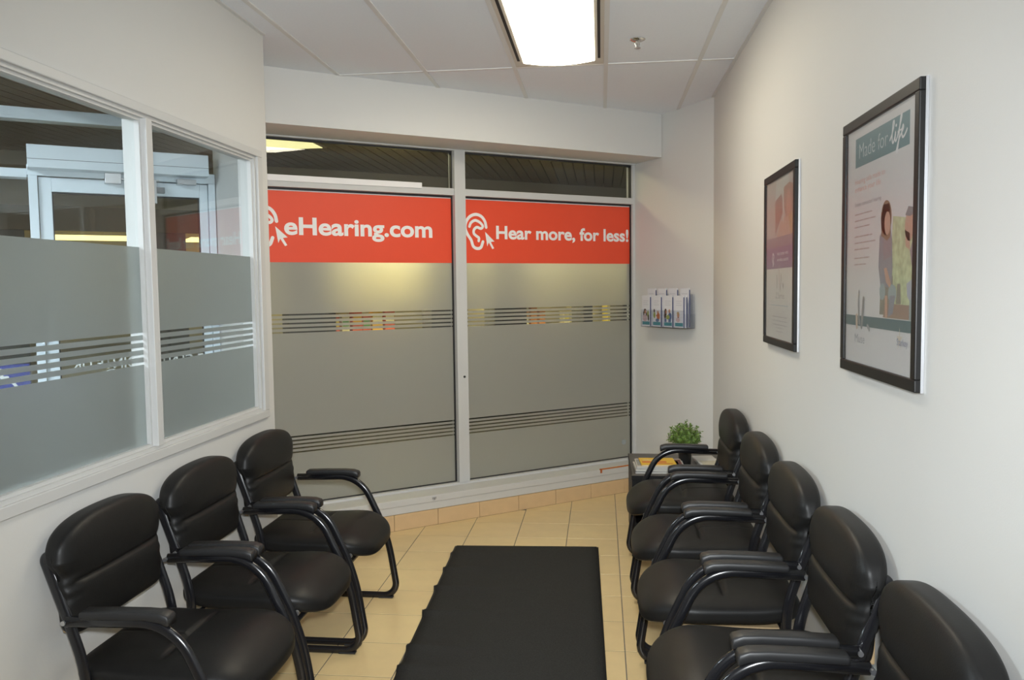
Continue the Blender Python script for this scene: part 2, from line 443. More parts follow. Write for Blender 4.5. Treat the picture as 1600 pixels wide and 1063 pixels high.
# ------------------------------------------------------------------ left window (in the left wall)
w2 = struct(empty('window_2', (XL, 0, 0)))
def w2b(name, x0, x1, y0, y1, z0, z1, m, parent=w2, bev=0.0): return box(name, x0, x1, y0, y1, z0, z1, m, parent, bev)
w2b('casing', 0, .014, WY0-.052, WY1+.052, WZ1, WZ1+.033, ALU, bev=.003)
w2b('casing', 0, .014, WY0-.052, WY1+.052, WZ0-.037, WZ0, ALU, bev=.003)
w2b('casing', 0, .014, WY1, WY1+.052, WZ0, WZ1, ALU, bev=.003)
w2b('casing', 0, .014, WY0-.052, WY0, WZ0, WZ1, ALU, bev=.003)
w2b('jamb', -.080, 0, WY0, WY1, WZ1-.012, WZ1, ALU); w2b('jamb', -.080, 0, WY0, WY1, WZ0, WZ0+.012, ALU)
w2b('jamb', -.080, 0, WY1-.012, WY1, WZ0+.012, WZ1-.012, ALU); w2b('jamb', -.080, 0, WY0, WY0+.012, WZ0+.012, WZ1-.012, ALU)
muls = [2.795, 1.835, .96]
for y in muls: w2b('mullion', -.082, .010, y, y+.040, WZ0+.012, WZ1-.012, ALU, bev=.002)
edges = [WY0+.012, .96, 1.0, 1.835, 1.875, 2.795, 2.835, WY1-.012]
for y0, y1 in zip(edges[::2], edges[1::2]):
    pane = w2b('pane', -.037, -.031, y0, y1, WZ0+.012, WZ1-.012, GLASS)
    bm = bmesh.new()
    for (a0, a1, c0, c1) in ((y0, y1, WZ0+.012, WZ0+.022), (y0, y1, WZ1-.022, WZ1-.012), (y0, y0+.010, WZ0+.022, WZ1-.022), (y1-.010, y1, WZ0+.022, WZ1-.022)):
        bx(bm, -.0305, -.012, a0, a1, c0, c1)
    obj('glazing_bead', bm, ALU, w2)
    bm = bmesh.new(); bands = [(WZ0+.022, 1.272), (1.388, 1.694)]
    for k in range(4): bands.append((1.272+.0098+k*.0266, 1.272+.0266+k*.0266))
    for z0, z1 in bands: bx(bm, -.0308, -.0294, y0+.010, y1-.010, z0, z1)
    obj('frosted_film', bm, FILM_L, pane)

# ------------------------------------------------------------------ entrance lobby behind the left window, walkway beyond the glass
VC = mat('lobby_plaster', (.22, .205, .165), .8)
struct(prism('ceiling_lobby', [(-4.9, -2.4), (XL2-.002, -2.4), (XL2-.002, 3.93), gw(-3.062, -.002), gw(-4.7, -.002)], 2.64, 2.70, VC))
struct(prism('wall_lobby', rect(-4.9, -4.78, -2.4, 3.2), 0, 2.64, WALL))
d1 = struct(empty('door_1', (GX, GY, 0), GROT))
def db(name, x0, x1, y0, y1, z0, z1, m=ALU_D, parent=d1, bev=.002): return box(name, x0, x1, y0, y1, z0, z1, m, parent, bev)
db('head_frame', -4.75, -3.062, -.05, .05, 2.43, 2.49)
db('transom_bar', -4.75, -3.99, -.05, .05, 2.132, 2.178)
db('transom_bar', -3.99, -3.062, -.05, .05, 2.145, 2.20)
db('jamb', -3.985, -3.943, -.05, .05, 0, 2.145); db('jamb', -3.098, -3.062, -.05, .05, 0, 2.145)
op = db('door_operator', -3.985, -3.112, -.16, -.052, 2.172, 2.288)
db('operator_seam', -3.984, -3.113, -.1605, -.15, 2.215, 2.217, GASKET, op, 0)
leaf = db('stile', -3.940, -3.880, -.032, .012, .02, 2.14); db('stile', -3.145, -3.101, -.032, .012, .02, 2.14)
db('top_rail', -3.880, -3.145, -.032, .012, 2.066, 2.14); db('bottom_rail', -3.880, -3.145, -.032, .012, .02, .22)
db('closer_arm', -3.60, -3.36, -.075, -.055, 2.140, 2.152, BOLT); db('closer_arm', -3.395, -3.375, -.085, -.04, 2.02, 2.150, BOLT)
db('closer_shoe', -3.63, -3.55, -.09, -.035, 2.118, 2.172, BOLT); db('closer_shoe', -3.43, -3.33, -.06, -.034, 2.080, 2.112, flat('closer_grey', (.25, .26, .27)))
db('hinge_block', -3.27, -3.17, -.10, -.052, 2.128, 2.158, BOLT)
gp = db('pane', -3.880, -3.145, -.012, -.006, .22, 2.066, GLASS, d1, 0)
bm = bmesh.new(); bx(bm, -3.880, -3.145, -.015, -.003, 2.058, 2.066); bx(bm, -3.152, -3.145, -.015, -.003, .22, 2.058); bx(bm, -3.880, -3.874, -.015, -.003, .22, 2.058); obj('gasket', bm, GASKET, d1)
sg = db('pane', -4.75, -3.985, -.012, -.006, .12, 2.132, GLASS, d1, 0)
db('pane', -4.75, -3.062, -.012, -.006, 2.20, 2.43, GLASS, d1, 0)
outf = lambda u, v, l: (-u, -.005+l, v)          # writing that faces the street, so it reads mirrored from inside
letters('address_lettering', '117 CENTREPOINTE DR.', 3.09, 3.83, 1.118, .058, outf, WHITEV, gp, .0003, bold=.012)
letters('address_lettering', '103', 3.50, 3.66, 1.055, .058, outf, WHITEV, gp, .0003, bold=.012)
BLUE = flat('sign_blue', (.03, .045, .30))
bs = sheet('blue_sign', [urect(4.02, 4.24, 1.0, 1.165)], outf, BLUE, sg, .0003)
sheet('sign_figure', stroke(smooth_line([(4.15, 1.14), (4.14, 1.09), (4.10, 1.07), (4.07, 1.03)]), .014) + stroke([(4.17, 1.10), (4.12, 1.10)], .012), outf, WHITEV, sg, .0001)
t = tag(empty('lobby_fill_light', (-3.35, 1.9, 2.638)), 'added cool white fill panel, out of view, brightening the lobby behind the left window', 'light')  # panel added out of view so the lobby's door frames come out bright
box('frame', -.62, .62, -.32, .32, -.012, 0, FIXT, t, .002); box('lens', -.58, .58, -.28, .28, -.016, -.010, emis('lobby_fill_lens', (.80, .92, 1.0), 40.0), t)

# walkway: slatted soffit, floor, facing shops
wk = struct(empty('ceiling_walkway'))
box('backing', -9, 5.5, 3.0, 14, 2.846, 2.88, flat('soffit_black', (.02, .018, .015)), wk)
far_a, far_b = gw(-9, 3.55), gw(5, 3.55); near_a, near_b = gw(-9, .052), gw(5, .052)
XS = -8.2; n = 0
while XS < 3.4:
    pl = clip(rect(XS+.006, XS+.101, 0, 14), near_a, near_b, (-3, 14)); pl = clip(pl, far_a, far_b, (0, 0))
    if len(pl) > 2 and area(pl) > .01: prism('slat', pl, 2.80, 2.846, SOFFIT, wk)
    XS += .107
struct(prism('floor_walkway', [gw(-9, .06), gw(5, .06), gw(5, 4.6), gw(-9, 4.6)], -.03, 0, mat('walkway_paving', (.07, .065, .055), .5, noise=(6, .2))))
opp = struct(empty('wall_opposite', (GX, GY, 0), GROT))
box('fascia', -9, 5, 3.55, 3.75, 2.30, 2.85, FASCIA, opp)
box('bulkhead', -9, 5, 3.50, 3.56, 2.10, 2.32, flat('dark_taupe', (.13, .11, .075)), opp)
box('low_wall', -9, 5, 3.60, 3.75, 0, .62, flat('grey_base', (.10, .105, .10)), opp)
box('shop_back', -9, 5, 4.55, 4.65, 0, 2.32, flat('shop_cream', (.60, .54, .34)), opp)
COLM = flat('column_dark', (.09, .09, .085))
for k, (xa, xb) in enumerate(((-7.6, -7.3), (-5.9, -5.6), (-4.35, -4.05), (-3.0, -2.7), (-1.72, -1.22), (-.10, .36), (.72, 1.16), (2.00, 2.14), (2.62, 2.86), (3.6, 3.9))):
    box('column', xa, xb, 3.53, 3.80, 0, 2.32, COLM, opp)
SHOPL = emis('shop_light_yellow', (1.0, .80, .30), 1.3)
SHOPB = emis('shop_light_bright', (1.0, .84, .38), 17.0); SHOPW = emis('shop_light_soft', (1.0, .86, .48), 9.0)
SHW = flat('shelf_white', (.5, .5, .46))
for x0, x1, zl, em in ((-7.2, -6.1, 2.055, SHOPL), (-5.5, -4.6, 2.055, SHOPL), (-3.9, -3.1, 2.055, SHOPL), (-2.6, -1.9, 2.055, SHOPL), (-1.20, -.72, 2.02, SHOPW), (-.50, .34, 2.02, SHOPB), (.42, .90, 2.02, SHOPB), (1.3, 1.9, 2.02, SHOPW), (2.16, 2.60, 2.02, SHOPW), (2.9, 3.5, 2.02, SHOPB)):
    box('shop_light', x0, x1, 3.85, 4.22, zl, zl+.03, em, opp)
    for zs in (1.02, 1.40): box('shelf', x0-.08, x1+.08, 4.15, 4.5, zs, zs+.025, SHW, opp)
PN = ['amber', 'red', 'green', 'cream', 'orange', 'black', 'straw']
NTH = ['first', 'second', 'third', 'fourth', 'fifth', 'sixth', 'seventh', 'eighth', 'ninth', 'tenth', 'eleventh', 'twelfth', 'thirteenth', 'fourteenth', 'fifteenth']
PC = [flat('pack_%d' % i, c) for i, c in enumerate([(.75, .45, .05), (.65, .12, .05), (.12, .32, .08), (.8, .75, .5), (.75, .3, .06), (.1, .1, .08), (.8, .68, .15)])]
for sh, (x0, x1, pal) in enumerate(((-5.4, -4.5, (0, 2, 5, 3)), (-1.20, -.16, (0, 6, 1, 2, 3, 5)), (.42, .70, (6,)), (1.20, 1.96, (6, 4, 3, 4)), (2.18, 2.60, (4, 5, 3, 6)), (2.9, 3.4, (6, 3, 6)))):
    x = x0; k = 0; bay = ('farthest left bay', 'second bay', 'third bay', 'fourth bay', 'fifth bay', 'rightmost bay')[sh]
    while True:
        w_ = random.uniform(.08, .13)
        if x+w_ > x1: break
        ci = random.choice(pal)
        p_ = tag(empty('packet', (*gw(x+w_/2, 4.30), 1.045), GROT), '%s packet, %s from left, shelf across the walkway, %s' % (PN[ci], NTH[k], bay), 'packet', 'packets in the facing shop')
        hh = random.uniform(.16, .31)
        box('carton', -w_/2, w_/2, -.06, .06, 0, hh, PC[ci], p_); box('carton_label', -w_/2+.008, w_/2-.008, -.063, -.06, hh*.3, hh*.7, PC[random.choice(pal)], p_)
        x += w_ + random.uniform(.004, .04); k += 1
t = tag(empty('walkway_light', (*gw(-2.11, 2.13), 2.80)), 'yellowish ceiling light panel in the dark slatted soffit outside the shop window', 'light')
box('frame', -.30, .30, -.30, .30, -.010, 0, FIXT, t); box('lens', -.27, .27, -.27, .27, -.014, -.006, emis('walkway_lens', (1.0, .93, .44), .56), t)

for s_, e_, lab in ((-1.75, 5.0, 'added yellowish fill light, hidden in the soffit just outside the left shop pane'), (-.35, 2.2, 'added yellowish fill light, hidden in the soffit just outside the right shop pane'), (-4.6, 3.0, 'added yellowish fill light, hidden in the soffit outside the entrance door')):  # unseen soffit panels added to brighten the walkway beyond the glass
    t = tag(empty('walkway_light', (*gw(s_, .95), 2.80), GROT), lab, 'light')
    box('frame', -.32, .32, -.20, .20, -.010, 0, FIXT, t); box('lens', -.29, .29, -.17, .17, -.014, -.006, emis('walkway_lens_%d' % int(-s_*10), (1.0, .86, .42), e_*2.4), t)

# ------------------------------------------------------------------ ceiling light fixtures
def fixture(y0, y1, label, lens=None):
    x0, x1 = CX0+2*CW+.012, CX0+3*CW-.012
    t = tag(empty('ceiling_light', ((x0+x1)/2, (y0+y1)/2, H)), label, 'light')
    hx, hy = (x1-x0)/2, (y1-y0)/2
    bm = bmesh.new()
    lx, ly = .193, hy-.085
    bx(bm, -hx, -lx, -hy, hy, .0, .03); bx(bm, lx, hx, -hy, hy, .0, .03); bx(bm, -lx, lx, -hy, -ly, .0, .03); bx(bm, -lx, lx, ly, hy, .0, .03)
    obj('housing', bm, FIXT, t)
    for s in (-1, 1): box('air_slot', s*.2165-.007, s*.2165+.007, -hy+.12, hy-.13, -.002, .004, DARK, t)
    bm = bmesh.new(); n = 14; rows = []
    for yy in (-ly, ly):
        rows.append([bm.verts.new((-lx + 2*lx*i/n, yy, -.018*(1-(2*i/n-1)**2) - .002)) for i in range(n+1)] + [bm.verts.new((lx, yy, .028)), bm.verts.new((-lx, yy, .028))])
    for i in range(n+3): bm.faces.new((rows[0][i], rows[0][(i+1) % (n+3)], rows[1][(i+1) % (n+3)], rows[1][i]))
    bm.faces.new(rows[0]); bm.faces.new(rows[1][::-1])
    obj('lens', bm, lens or LENS, t)
    return t
fixture(CY0-CL+.012, CY0-.012, 'bright fluorescent ceiling light with curved lens above the waiting room')
fixture(CY0-3*CL+.012, CY0-2*CL-.012, 'second fluorescent ceiling light, overhead behind the camera', LENS_C)
t = tag(empty('fire_sprinkler', (.187, 4.211, H+.002)), 'small chrome fire sprinkler in the ceiling tile right of the light', 'sprinkler')
bm = bmesh.new(); lathe(bm, [(.040, 0), (.040, -.003), (.026, -.010), (.018, -.012)]); obj('escutcheon', bm, CHROME, t, True)
bm = bmesh.new(); cyl(bm, (0, 0, -.010), (0, 0, -.022), .010); cyl(bm, (0, 0, -.022), (0, 0, -.040), .0035)
cyl(bm, (-.012, 0, -.02), (-.004, 0, -.042), .002, n=8); cyl(bm, (.012, 0, -.02), (.004, 0, -.042), .002, n=8); obj('frame_arms', bm, CHROME, t)
bm = bmesh.new(); cyl(bm, (0, 0, -.041), (0, 0, -.0435), .016, n=20); obj('deflector', bm, CHROME, t)

# ------------------------------------------------------------------ chairs (local: y = distance from wall, facing +y)
def cushion(a, b, c, N, p, q):
    """superellipsoid grid, half sizes a (x), b (y), c (z); p exponent in the broad plane set by caller's axes"""
    bm = bmesh.new(); bmesh.ops.create_cube(bm, size=2)
    bmesh.ops.subdivide_edges(bm, edges=bm.edges[:], cuts=N-1, use_grid_fill=True)
    return bm
def se(v, p, q, thin):
    ax = [abs(v.x), abs(v.y), abs(v.z)]; t = ax.pop(thin)
    r = ((ax[0]**p + ax[1]**p)**(q/p) + t**q)**(1/q)
    return v/r
def seat_bm():
    bm = cushion(1, 1, 1, 66, 0, 0)
    for v in bm.verts:
        rear = v.co.y < 0
        w = se(v.co, 7.0 if rear else 3.6, 3.4, 2); x, y, z = w
        hw = .236 + .022*min(1, max(0, (y+1)/1.3))
        X = x*hw; Y = .335 + y*.275; Z = .412 + z*.048
        if z > 0:
            dome = (1-abs(x)**3)*(1-abs(y)**4)
            Z += .012*dome*math.exp(-((Y-.47)/.12)**2) + .005*dome
            fold = math.exp(-((Y-.315-.02*x*x)/.008)**2)*(max(0, 1-(abs(x)/.72)**3))
            Z -= .016*fold + .006*math.exp(-((Y-.315)/.05)**2)*max(0, 1-abs(x))
            cf = math.exp(-((X)/.007)**2)*max(0, min(1, (.33-Y)/.04)); Z -= .004*cf*(1-abs(y)**4)
        f = max(0, (Y-.46)/.15); Z -= .042*f**2.0
        Z += .014*max(0, (.24-Y)/.18)**1.5
        if z < 0: Z = max(Z, .350)
        v.co = (X, Y, Z)
    return bm
def back_bm():
    bm = cushion(1, 1, 1, 66, 0, 0)
    for v in bm.verts:
        p = 4.2 if v.co.z > 0 else 10.0
        w = se(v.co, p, 3.6, 1); x, y, z = w
        X = x*(.247 + .023*max(0, min(1, (z-.10)/.25))); Z = .708 + z*.168
        if z > 0: Z -= .030*(abs(x)**2.2)*z**1.5
        yc = .076 - .024*(z+1)/2
        th = .042 + .003*z
        Y = yc + y*th
        if y > 0:
            zz = Z-.700; d = (1-abs(x)**6)
            Y += .005*d*(math.exp(-((zz-.075)/.08)**2) + .9*math.exp(-((zz+.07)/.07)**2))
            Y -= .012*math.exp(-(zz/.006)**2)*max(0, 1-(abs(x)/.92)**8) + .004*math.exp(-(zz/.022)**2)
            e = max(0, (abs(x)-.70)/.30)
            Y += .0022*math.sin(Z*140 + 9*x + 2*math.sin(Z*37))*e*max(0, 1-abs(z)) - .006*e**3
        elif z > .30:
            Y -= .010*min(1, (z-.30)/.25)*(1-.6*abs(x)**8)
        if abs(x) > .8: X += .0015*math.copysign(1, x)*math.sin(Z*105+Y*70)*max(0, 1-abs(z))
        v.co = (X, Y, Z)
    return bm
LOOP = round_path([(.098, .603, 0), (.415, .611, .165), (.548, .330, .9), (.598, .012, .062), (.150, .014, .060), (.108, .10, 0)], 10)
UPR = round_path([(.040, .782, 0), (.016, .772, .03), (.078, .600, .5), (.130, .440, .5), (.120, .20, .5), (.104, .085, 0)], 8)
def make_chair():
    t = empty('armchair')
    obj('seat', seat_bm(), LEATH, t, True)
    bm = bmesh.new(); bx(bm, -.19, .19, .12, .48, .344, .356, 0, .004); obj('seat_pan', bm, PLY, t)
    obj('backrest', back_bm(), LEATH, t, True)
    bm = bmesh.new(); bx(bm, -.205, .205, .034, .052, .538, .75, 0, .004); obj('back_panel', bm, PLY, t)
    for s in (-1, 1):
        bm = bmesh.new(); sweep(bm, LOOP, s*.274, .0115, .0165, 14); obj('arm_loop', bm, TUBE, t, True)
        bm = bmesh.new(); sweep(bm, UPR, s*.242, .0105, .0175, 14); obj('rear_post', bm, TUBE, t, True)
        bm = bmesh.new()
        R = 10; P = [(.150, .628, .009), (.156, .629, .0125), (.25, .632, .013), (.34, .633, .013), (.385, .629, .015), (.408, .621, .016), (.413, .618, .012)]
        rings = []
        for (y, z, hh) in P:
            ring = []
            for k in range(16):
                a = 2*PI*k/16; ca, sa = math.cos(a), math.sin(a); e = .38
                ring.append(bm.verts.new((s*.274 + .0235*math.copysign(abs(ca)**e, ca), y, z + hh*math.copysign(abs(sa)**e, sa))))
            rings.append(ring)
        for a_, b_ in zip(rings, rings[1:]):
            for k in range(16): bm.faces.new((a_[k], a_[(k+1) % 16], b_[(k+1) % 16], b_[k]))
        bm.faces.new(rings[0][::-1]); bm.faces.new(rings[-1])
        obj('arm_pad', bm, PADM, t, True)
        bm = bmesh.new()
        bx(bm, s*.274-.0135, s*.274+.0135, .50, .572, 0, .008, 0, .002); obj('glide', bm, RUBBER, t)
        bm = bmesh.new(); bx(bm, s*.274-.0135, s*.274+.0135, .150, .20, 0, .008, 0, .002); obj('glide', bm, RUBBER, t)
        bm = bmesh.new(); cyl(bm, (s*.258, .525, .385), (s*.248, .525, .385), .010); obj('bolt', bm, BOLT, t)
        bm = bmesh.new(); cyl(bm, (s*.252, .096, .603), (s*.290, .096, .603), .007); obj('bolt', bm, BOLT, t)
    bm = bmesh.new(); cyl(bm, (-.27, .520, .352), (.27, .520, .352), .010); cyl(bm, (-.25, .128, .352), (.25, .128, .352), .010); bx(bm, -.02, .02, .12, .52, .345, .357); obj('seat_rail', bm, TUBE, t)
    return t
def dup(root):
    r = root.copy(); C.objects.link(r)
    for ch in list(root.children):
        c = ch.copy(); C.objects.link(c); c.parent = r
    return r
ch0 = make_chair(); first = True
GRP = 'black leather armchairs along the walls'
for side, yc, lab in (('R', 4.350, 'black leather armchair farthest along the right wall, beside the end table'),
                      ('R', 3.650, 'black leather armchair second from the end table, right wall'),
                      ('R', 3.010, 'black leather armchair third from the end table, under the farther poster\'s near side'),
                      ('R', 2.370, 'black leather armchair fourth from the end table, under the nearer large poster'),
                      ('R', 1.730, 'black leather armchair nearest the camera on the right, cut by the frame'),
                      ('L', 3.625, 'black leather armchair on the left nearest the shop window'),
                      ('L', 3.000, 'black leather armchair in the middle of the left row of three'),
                      ('L', 2.390, 'black leather armchair nearest the camera under the left window')):
    t = ch0 if first else dup(ch0); first = False
    t.location = (XR-.004, yc, 0) if side == 'R' else (XL+.004, yc, 0)
    t.rotation_euler = (0, 0, PI/2 if side == 'R' else -PI/2)
    tag(t, lab, 'chair', GRP)

# ------------------------------------------------------------------ floor mat
MP = [(-.870, 4.709), (-.024, 4.744), (.035, 2.25), (-.792, 2.25)]
t = tag(empty('floor_mat', (-.44, 3.4, 0)), 'long black carpet runner on the tiled floor between the two chair rows', 'mat')
def mat_grid(inset, z0, amp):
    bm = bmesh.new(); NX, NY = 14, 110; g = []
    for j in range(NY+1):
        v_ = j/NY; row = []
        for i in range(NX+1):
            u_ = i/NX
            L_ = Vector(MP[3]).lerp(Vector(MP[0]), v_); R_ = Vector(MP[2]).lerp(Vector(MP[1]), v_)
            uu = inset + (1-2*inset)*u_ if inset else u_
            p = L_.lerp(R_, uu)
            wav = sum(math.exp(-((p.y-yw-.05*u_)/.030)**2)*wa for yw, wa in ((4.56, .5), (4.30, .8), (4.02, 1.0), (3.70, 1.1), (3.33, .9), (3.14, .8), (2.8, .7)))
            z = z0 + amp*wav*max(0, 1-u_*1.6)**1.5
            row.append((p.x+.44-.008*wav*(1-u_)**3, p.y-3.4, z))
        g.append(row)
    top = [[bm.verts.new(q) for q in r] for r in g]; bot = [[bm.verts.new((q[0], q[1], max(.0005, q[2]-.006))) for q in r] for r in g]
    for j in range(NY):
        for i in range(NX):
            bm.faces.new((top[j][i], top[j][i+1], top[j+1][i+1], top[j+1][i])); bm.faces.new((bot[j][i], bot[j+1][i], bot[j+1][i+1], bot[j][i+1]))
    for j in range(NY):
        bm.faces.new((top[j][0], top[j+1][0], bot[j+1][0], bot[j][0])); bm.faces.new((top[j][NX], bot[j][NX], bot[j+1][NX], top[j+1][NX]))
    for i in range(NX):
        bm.faces.new((top[0][i], bot[0][i], bot[0][i+1], top[0][i+1])); bm.faces.new((top[NY][i], top[NY][i+1], bot[NY][i+1], bot[NY][i]))
    return bm
obj('backing', mat_grid(0, .0065, .015), RUBBER, t, True)
obj('carpet', mat_grid(.012, .0095, .015), MATB, t, True)

# ------------------------------------------------------------------ end table with plant, magazines, papers
TX0, TX1, TY0, TY1, TZ = .172, .735, 4.70, 5.33, .445
t = tag(empty('end_table', ((TX0+TX1)/2, (TY0+TY1)/2, 0)), 'low dark end table in the corner under the brochure rack', 'table')
hx, hy = (TX1-TX0)/2, (TY1-TY0)/2
box('tabletop', -hx, hx, -hy, hy, TZ-.024, TZ, WOODD, t, .002)
box('edge_band', -hx, hx, -hy-.003, -hy, TZ-.024, TZ-.001, BLACKL, t); box('edge_band', -hx-.003, -hx, -hy-.003, hy, TZ-.024, TZ-.001, BLACKL, t)
for s in (-1, 1): box('side_panel', min(s*hx, s*(hx-.022)), max(s*hx, s*(hx-.022)), -hy+.01, hy-.01, 0, TZ-.028, BLACKL, t, .001)
box('back_panel', -hx+.022, hx-.022, hy-.03, hy-.012, .05, TZ-.028, BLACKL, t)
box('shelf', -hx+.022, hx-.022, -hy+.03, hy-.03, .14, .158, BLACKL, t, .001)
box('apron', -hx+.022, hx-.022, -hy+.012, -hy+.03, TZ-.09, TZ-.028, BLACKL, t, .001)

t = tag(empty('potted_plant', (.500, 4.99, TZ)), 'small bushy green plant in a black pot on the end table', 'plant')
bm = bmesh.new(); lathe(bm, [(.033, 0), (.035, .004), (.041, .105), (.043, .108), (.043, .118), (.038, .118), (.037, .104)]); obj('pot', bm, POT, t, True)
bm = bmesh.new(); bl = bmesh.new()
for k in range(46):
    az = k*2.39996; el = math.asin(min(1, -.10+1.08*(k+.5)/46))
    dirv = Vector((math.cos(az)*math.cos(el), math.sin(az)*math.cos(el), math.sin(el)))*random.uniform(.082, .104)
    o0 = Vector((dirv.x*.15, dirv.y*.15, .112)); o1 = Vector((0, 0, .158)) + Vector((dirv.x, dirv.y, dirv.z*1.05)); o1.z = max(.128, o1.z)
    cyl(bm, o0, o1, .0012, .0008, 5)
    ax = (o1-o0).normalized(); sd = ax.orthogonal().normalized()
    for j in range(26):
        f = .35 + .68*j/25; p = o0.lerp(o1, f)
        side = Matrix.Rotation(j*2.4+k, 3, ax) @ sd
        d_ = (side*1.0 + ax*random.uniform(.2, .9) + Vector((0, 0, .2))).normalized(); w_ = ax.cross(side).normalized()
        w_ = (w_ + d_.cross(w_)*random.uniform(-.5, .5)).normalized(); L_ = random.uniform(.012, .020); W_ = L_*.36; up_ = d_.cross(w_)*.0015
        p = p + side*.002
        v = [bl.verts.new(q) for q in (p, p+d_*L_*.35+w_*W_*.9+up_, p+d_*L_*.7+w_*W_*.8+up_, p+d_*L_, p+d_*L_*.7-w_*W_*.8+up_, p+d_*L_*.35-w_*W_*.9+up_)]
        m_ = bl.verts.new(p+d_*L_*.5)
        for a_ in range(6): bl.faces.new((v[a_], v[(a_+1) % 6], m_))
o = obj('stems', bm, STEM, t); o['kind'] = 'stuff'
o = obj('foliage', bl, LEAF, t); o['kind'] = 'stuff'

def magazine(name, x, y, z, rz, w, d, h, cover, label, cat='magazine', group=None, extra=()):
    t = tag(empty(name, (x, y, z), rz), label, cat, group)
    box('pages', -w/2+.002, w/2-.002, -d/2+.002, d/2-.002, .0006, h-.0006, flat('pages_'+name+str(z), (.60, .58, .53)), t)
    bm = bmesh.new(); bx(bm, -w/2, w/2, -d/2, d/2, h-.0008, h); bx(bm, -w/2, w/2, -d/2, d/2, 0, .0008); bx(bm, -w/2, -w/2+.001, -d/2, d/2, 0, h); obj('cover', bm, cover, t)
    for i, (u0, u1, v0, v1, c) in enumerate(extra):
        sheet('cover_print', [urect(u0*w-w/2, u1*w-w/2, v0*d-d/2, v1*d-d/2)], lambda u, v, l: (u, v, h+l), flat('cover_ink_%s_%d' % (label[:5], i), c), t, .0003)
    return t
mx, my = .335, 4.862; zz = TZ
MAGC = [((.50, .49, .45), 'pale newspaper-style magazine at the bottom of the stack on the end table'), ((.42, .42, .42), 'grey magazine, second from the bottom of the end table stack'),
        ((.62, .60, .55), 'cream magazine in the middle of the end table stack'), ((.30, .34, .38), 'slate magazine beneath the two top magazines on the end table'),
        ((.55, .50, .45), 'magazine with red and dark cover just under the yellow one on the end table')]
for i, (c, lab) in enumerate(MAGC):
    ex = () if i < 4 else ((.68, .98, .1, .9, (.16, .07, .06)), (.74, .8, .2, .8, (.55, .10, .06)), (.86, .91, .2, .7, (.5, .45, .4)), (.02, .3, .1, .9, (.25, .25, .22)))
    magazine('magazine', mx+(-.006, .004, -.008, .006, .0)[i], my+(.0, .006, -.004, .004, .0)[i], zz, PI*0 + (.02, -.03, .04, -.02, .03)[i], .275, .215, .0085, flat('mag_cover_%d' % i, c), lab, 'magazine', 'magazines stacked on the end table', ex)
    zz += .0085
magazine('magazine', mx-.008, my+.004, zz, .05, .205, .20, .006, flat('mag_yellow', (.75, .48, .04)), 'yellow and red magazine lying on top of the stack on the end table', 'magazine', 'magazines stacked on the end table',
         ((.05, .75, .30, .52, (.62, .16, .03)), (.1, .6, .62, .74, (.65, .50, .25)), (.45, .9, .12, .24, (.6, .2, .05))))
zz = TZ
for i, lab in enumerate(('white pamphlet at the bottom of the pale stack beside the plant', 'cream pamphlet in the pale stack at the table corner', 'loose white pamphlet topmost of the pale stack by the plant')):
    magazine('pamphlet', .640+(.0, .004, -.004)[i], 4.985+(.0, -.012, .03)[i], zz, (.03, -.06, .10)[i], .125, .30, .008, flat('pamphlet_%d' % i, ((.62, .61, .57), (.60, .55, .42), (.64, .63, .60))[i]), lab, 'pamphlet', 'pamphlets on the end table',
             ((.1, .9, .1, .5, (.55, .50, .38)),) if i == 2 else ()); zz += .008

# ------------------------------------------------------------------ brochure rack on the end wall
RD = Vector((.567, -.823)); RN = Vector((-.823, -.567)); rang = math.atan2(RD.y, RD.x)
RK0, RK1 = .205, .690; RB = .2500 - 0
rackpos = (.250 + RD.x*(RK0+RK1)/2, 6.280 + RD.y*(RK0+RK1)/2)
HZ = 1.237
rk = tag(empty('brochure_rack', (rackpos[0], rackpos[1], HZ), rang), 'clear acrylic two-tier brochure rack on the end wall above the plant', 'rack')
hw = (RK1-RK0)/2                      # local x along the wall to the right, local -y into the room
box('back_plate', -hw, hw, -.006, -.002, 0, .235, ACR, rk)
for s in (-1, 1): box('side_plate', s*hw-.002, s*hw+.002, -.094, -.006, 0, .10, ACR, rk)
box('base_plate', -hw+.002, hw-.002, -.092, -.006, 0, .004, ACR, rk)
box('front_plate', -hw+.002, hw-.002, -.094, -.091, 0, .125, ACR, rk); box('middle_plate', -hw+.002, hw-.002, -.048, -.045, .004, .175, ACR, rk)
for k in range(1, 4): box('divider', -hw+k*hw/2-.001, -hw+k*hw/2+.001, -.091, -.006, .004, .12, ACR, rk)
BP = flat('brochure_white', (.66, .66, .68)); NAVY = flat('brochure_navy', (.05, .06, .16)); TEALB = flat('brochure_teal', (.06, .25, .28))
SK = flat('print_skin', (.55, .27, .17)); HAIRB = flat('print_dark_hair', (.07, .035, .02)); OR = flat('print_orange', (.55, .17, .06)); LIME = flat('print_lime', (.33, .38, .08)); BLU = flat('print_blue', (.12, .17, .30)); PINK = flat('print_pink', (.58, .42, .42))
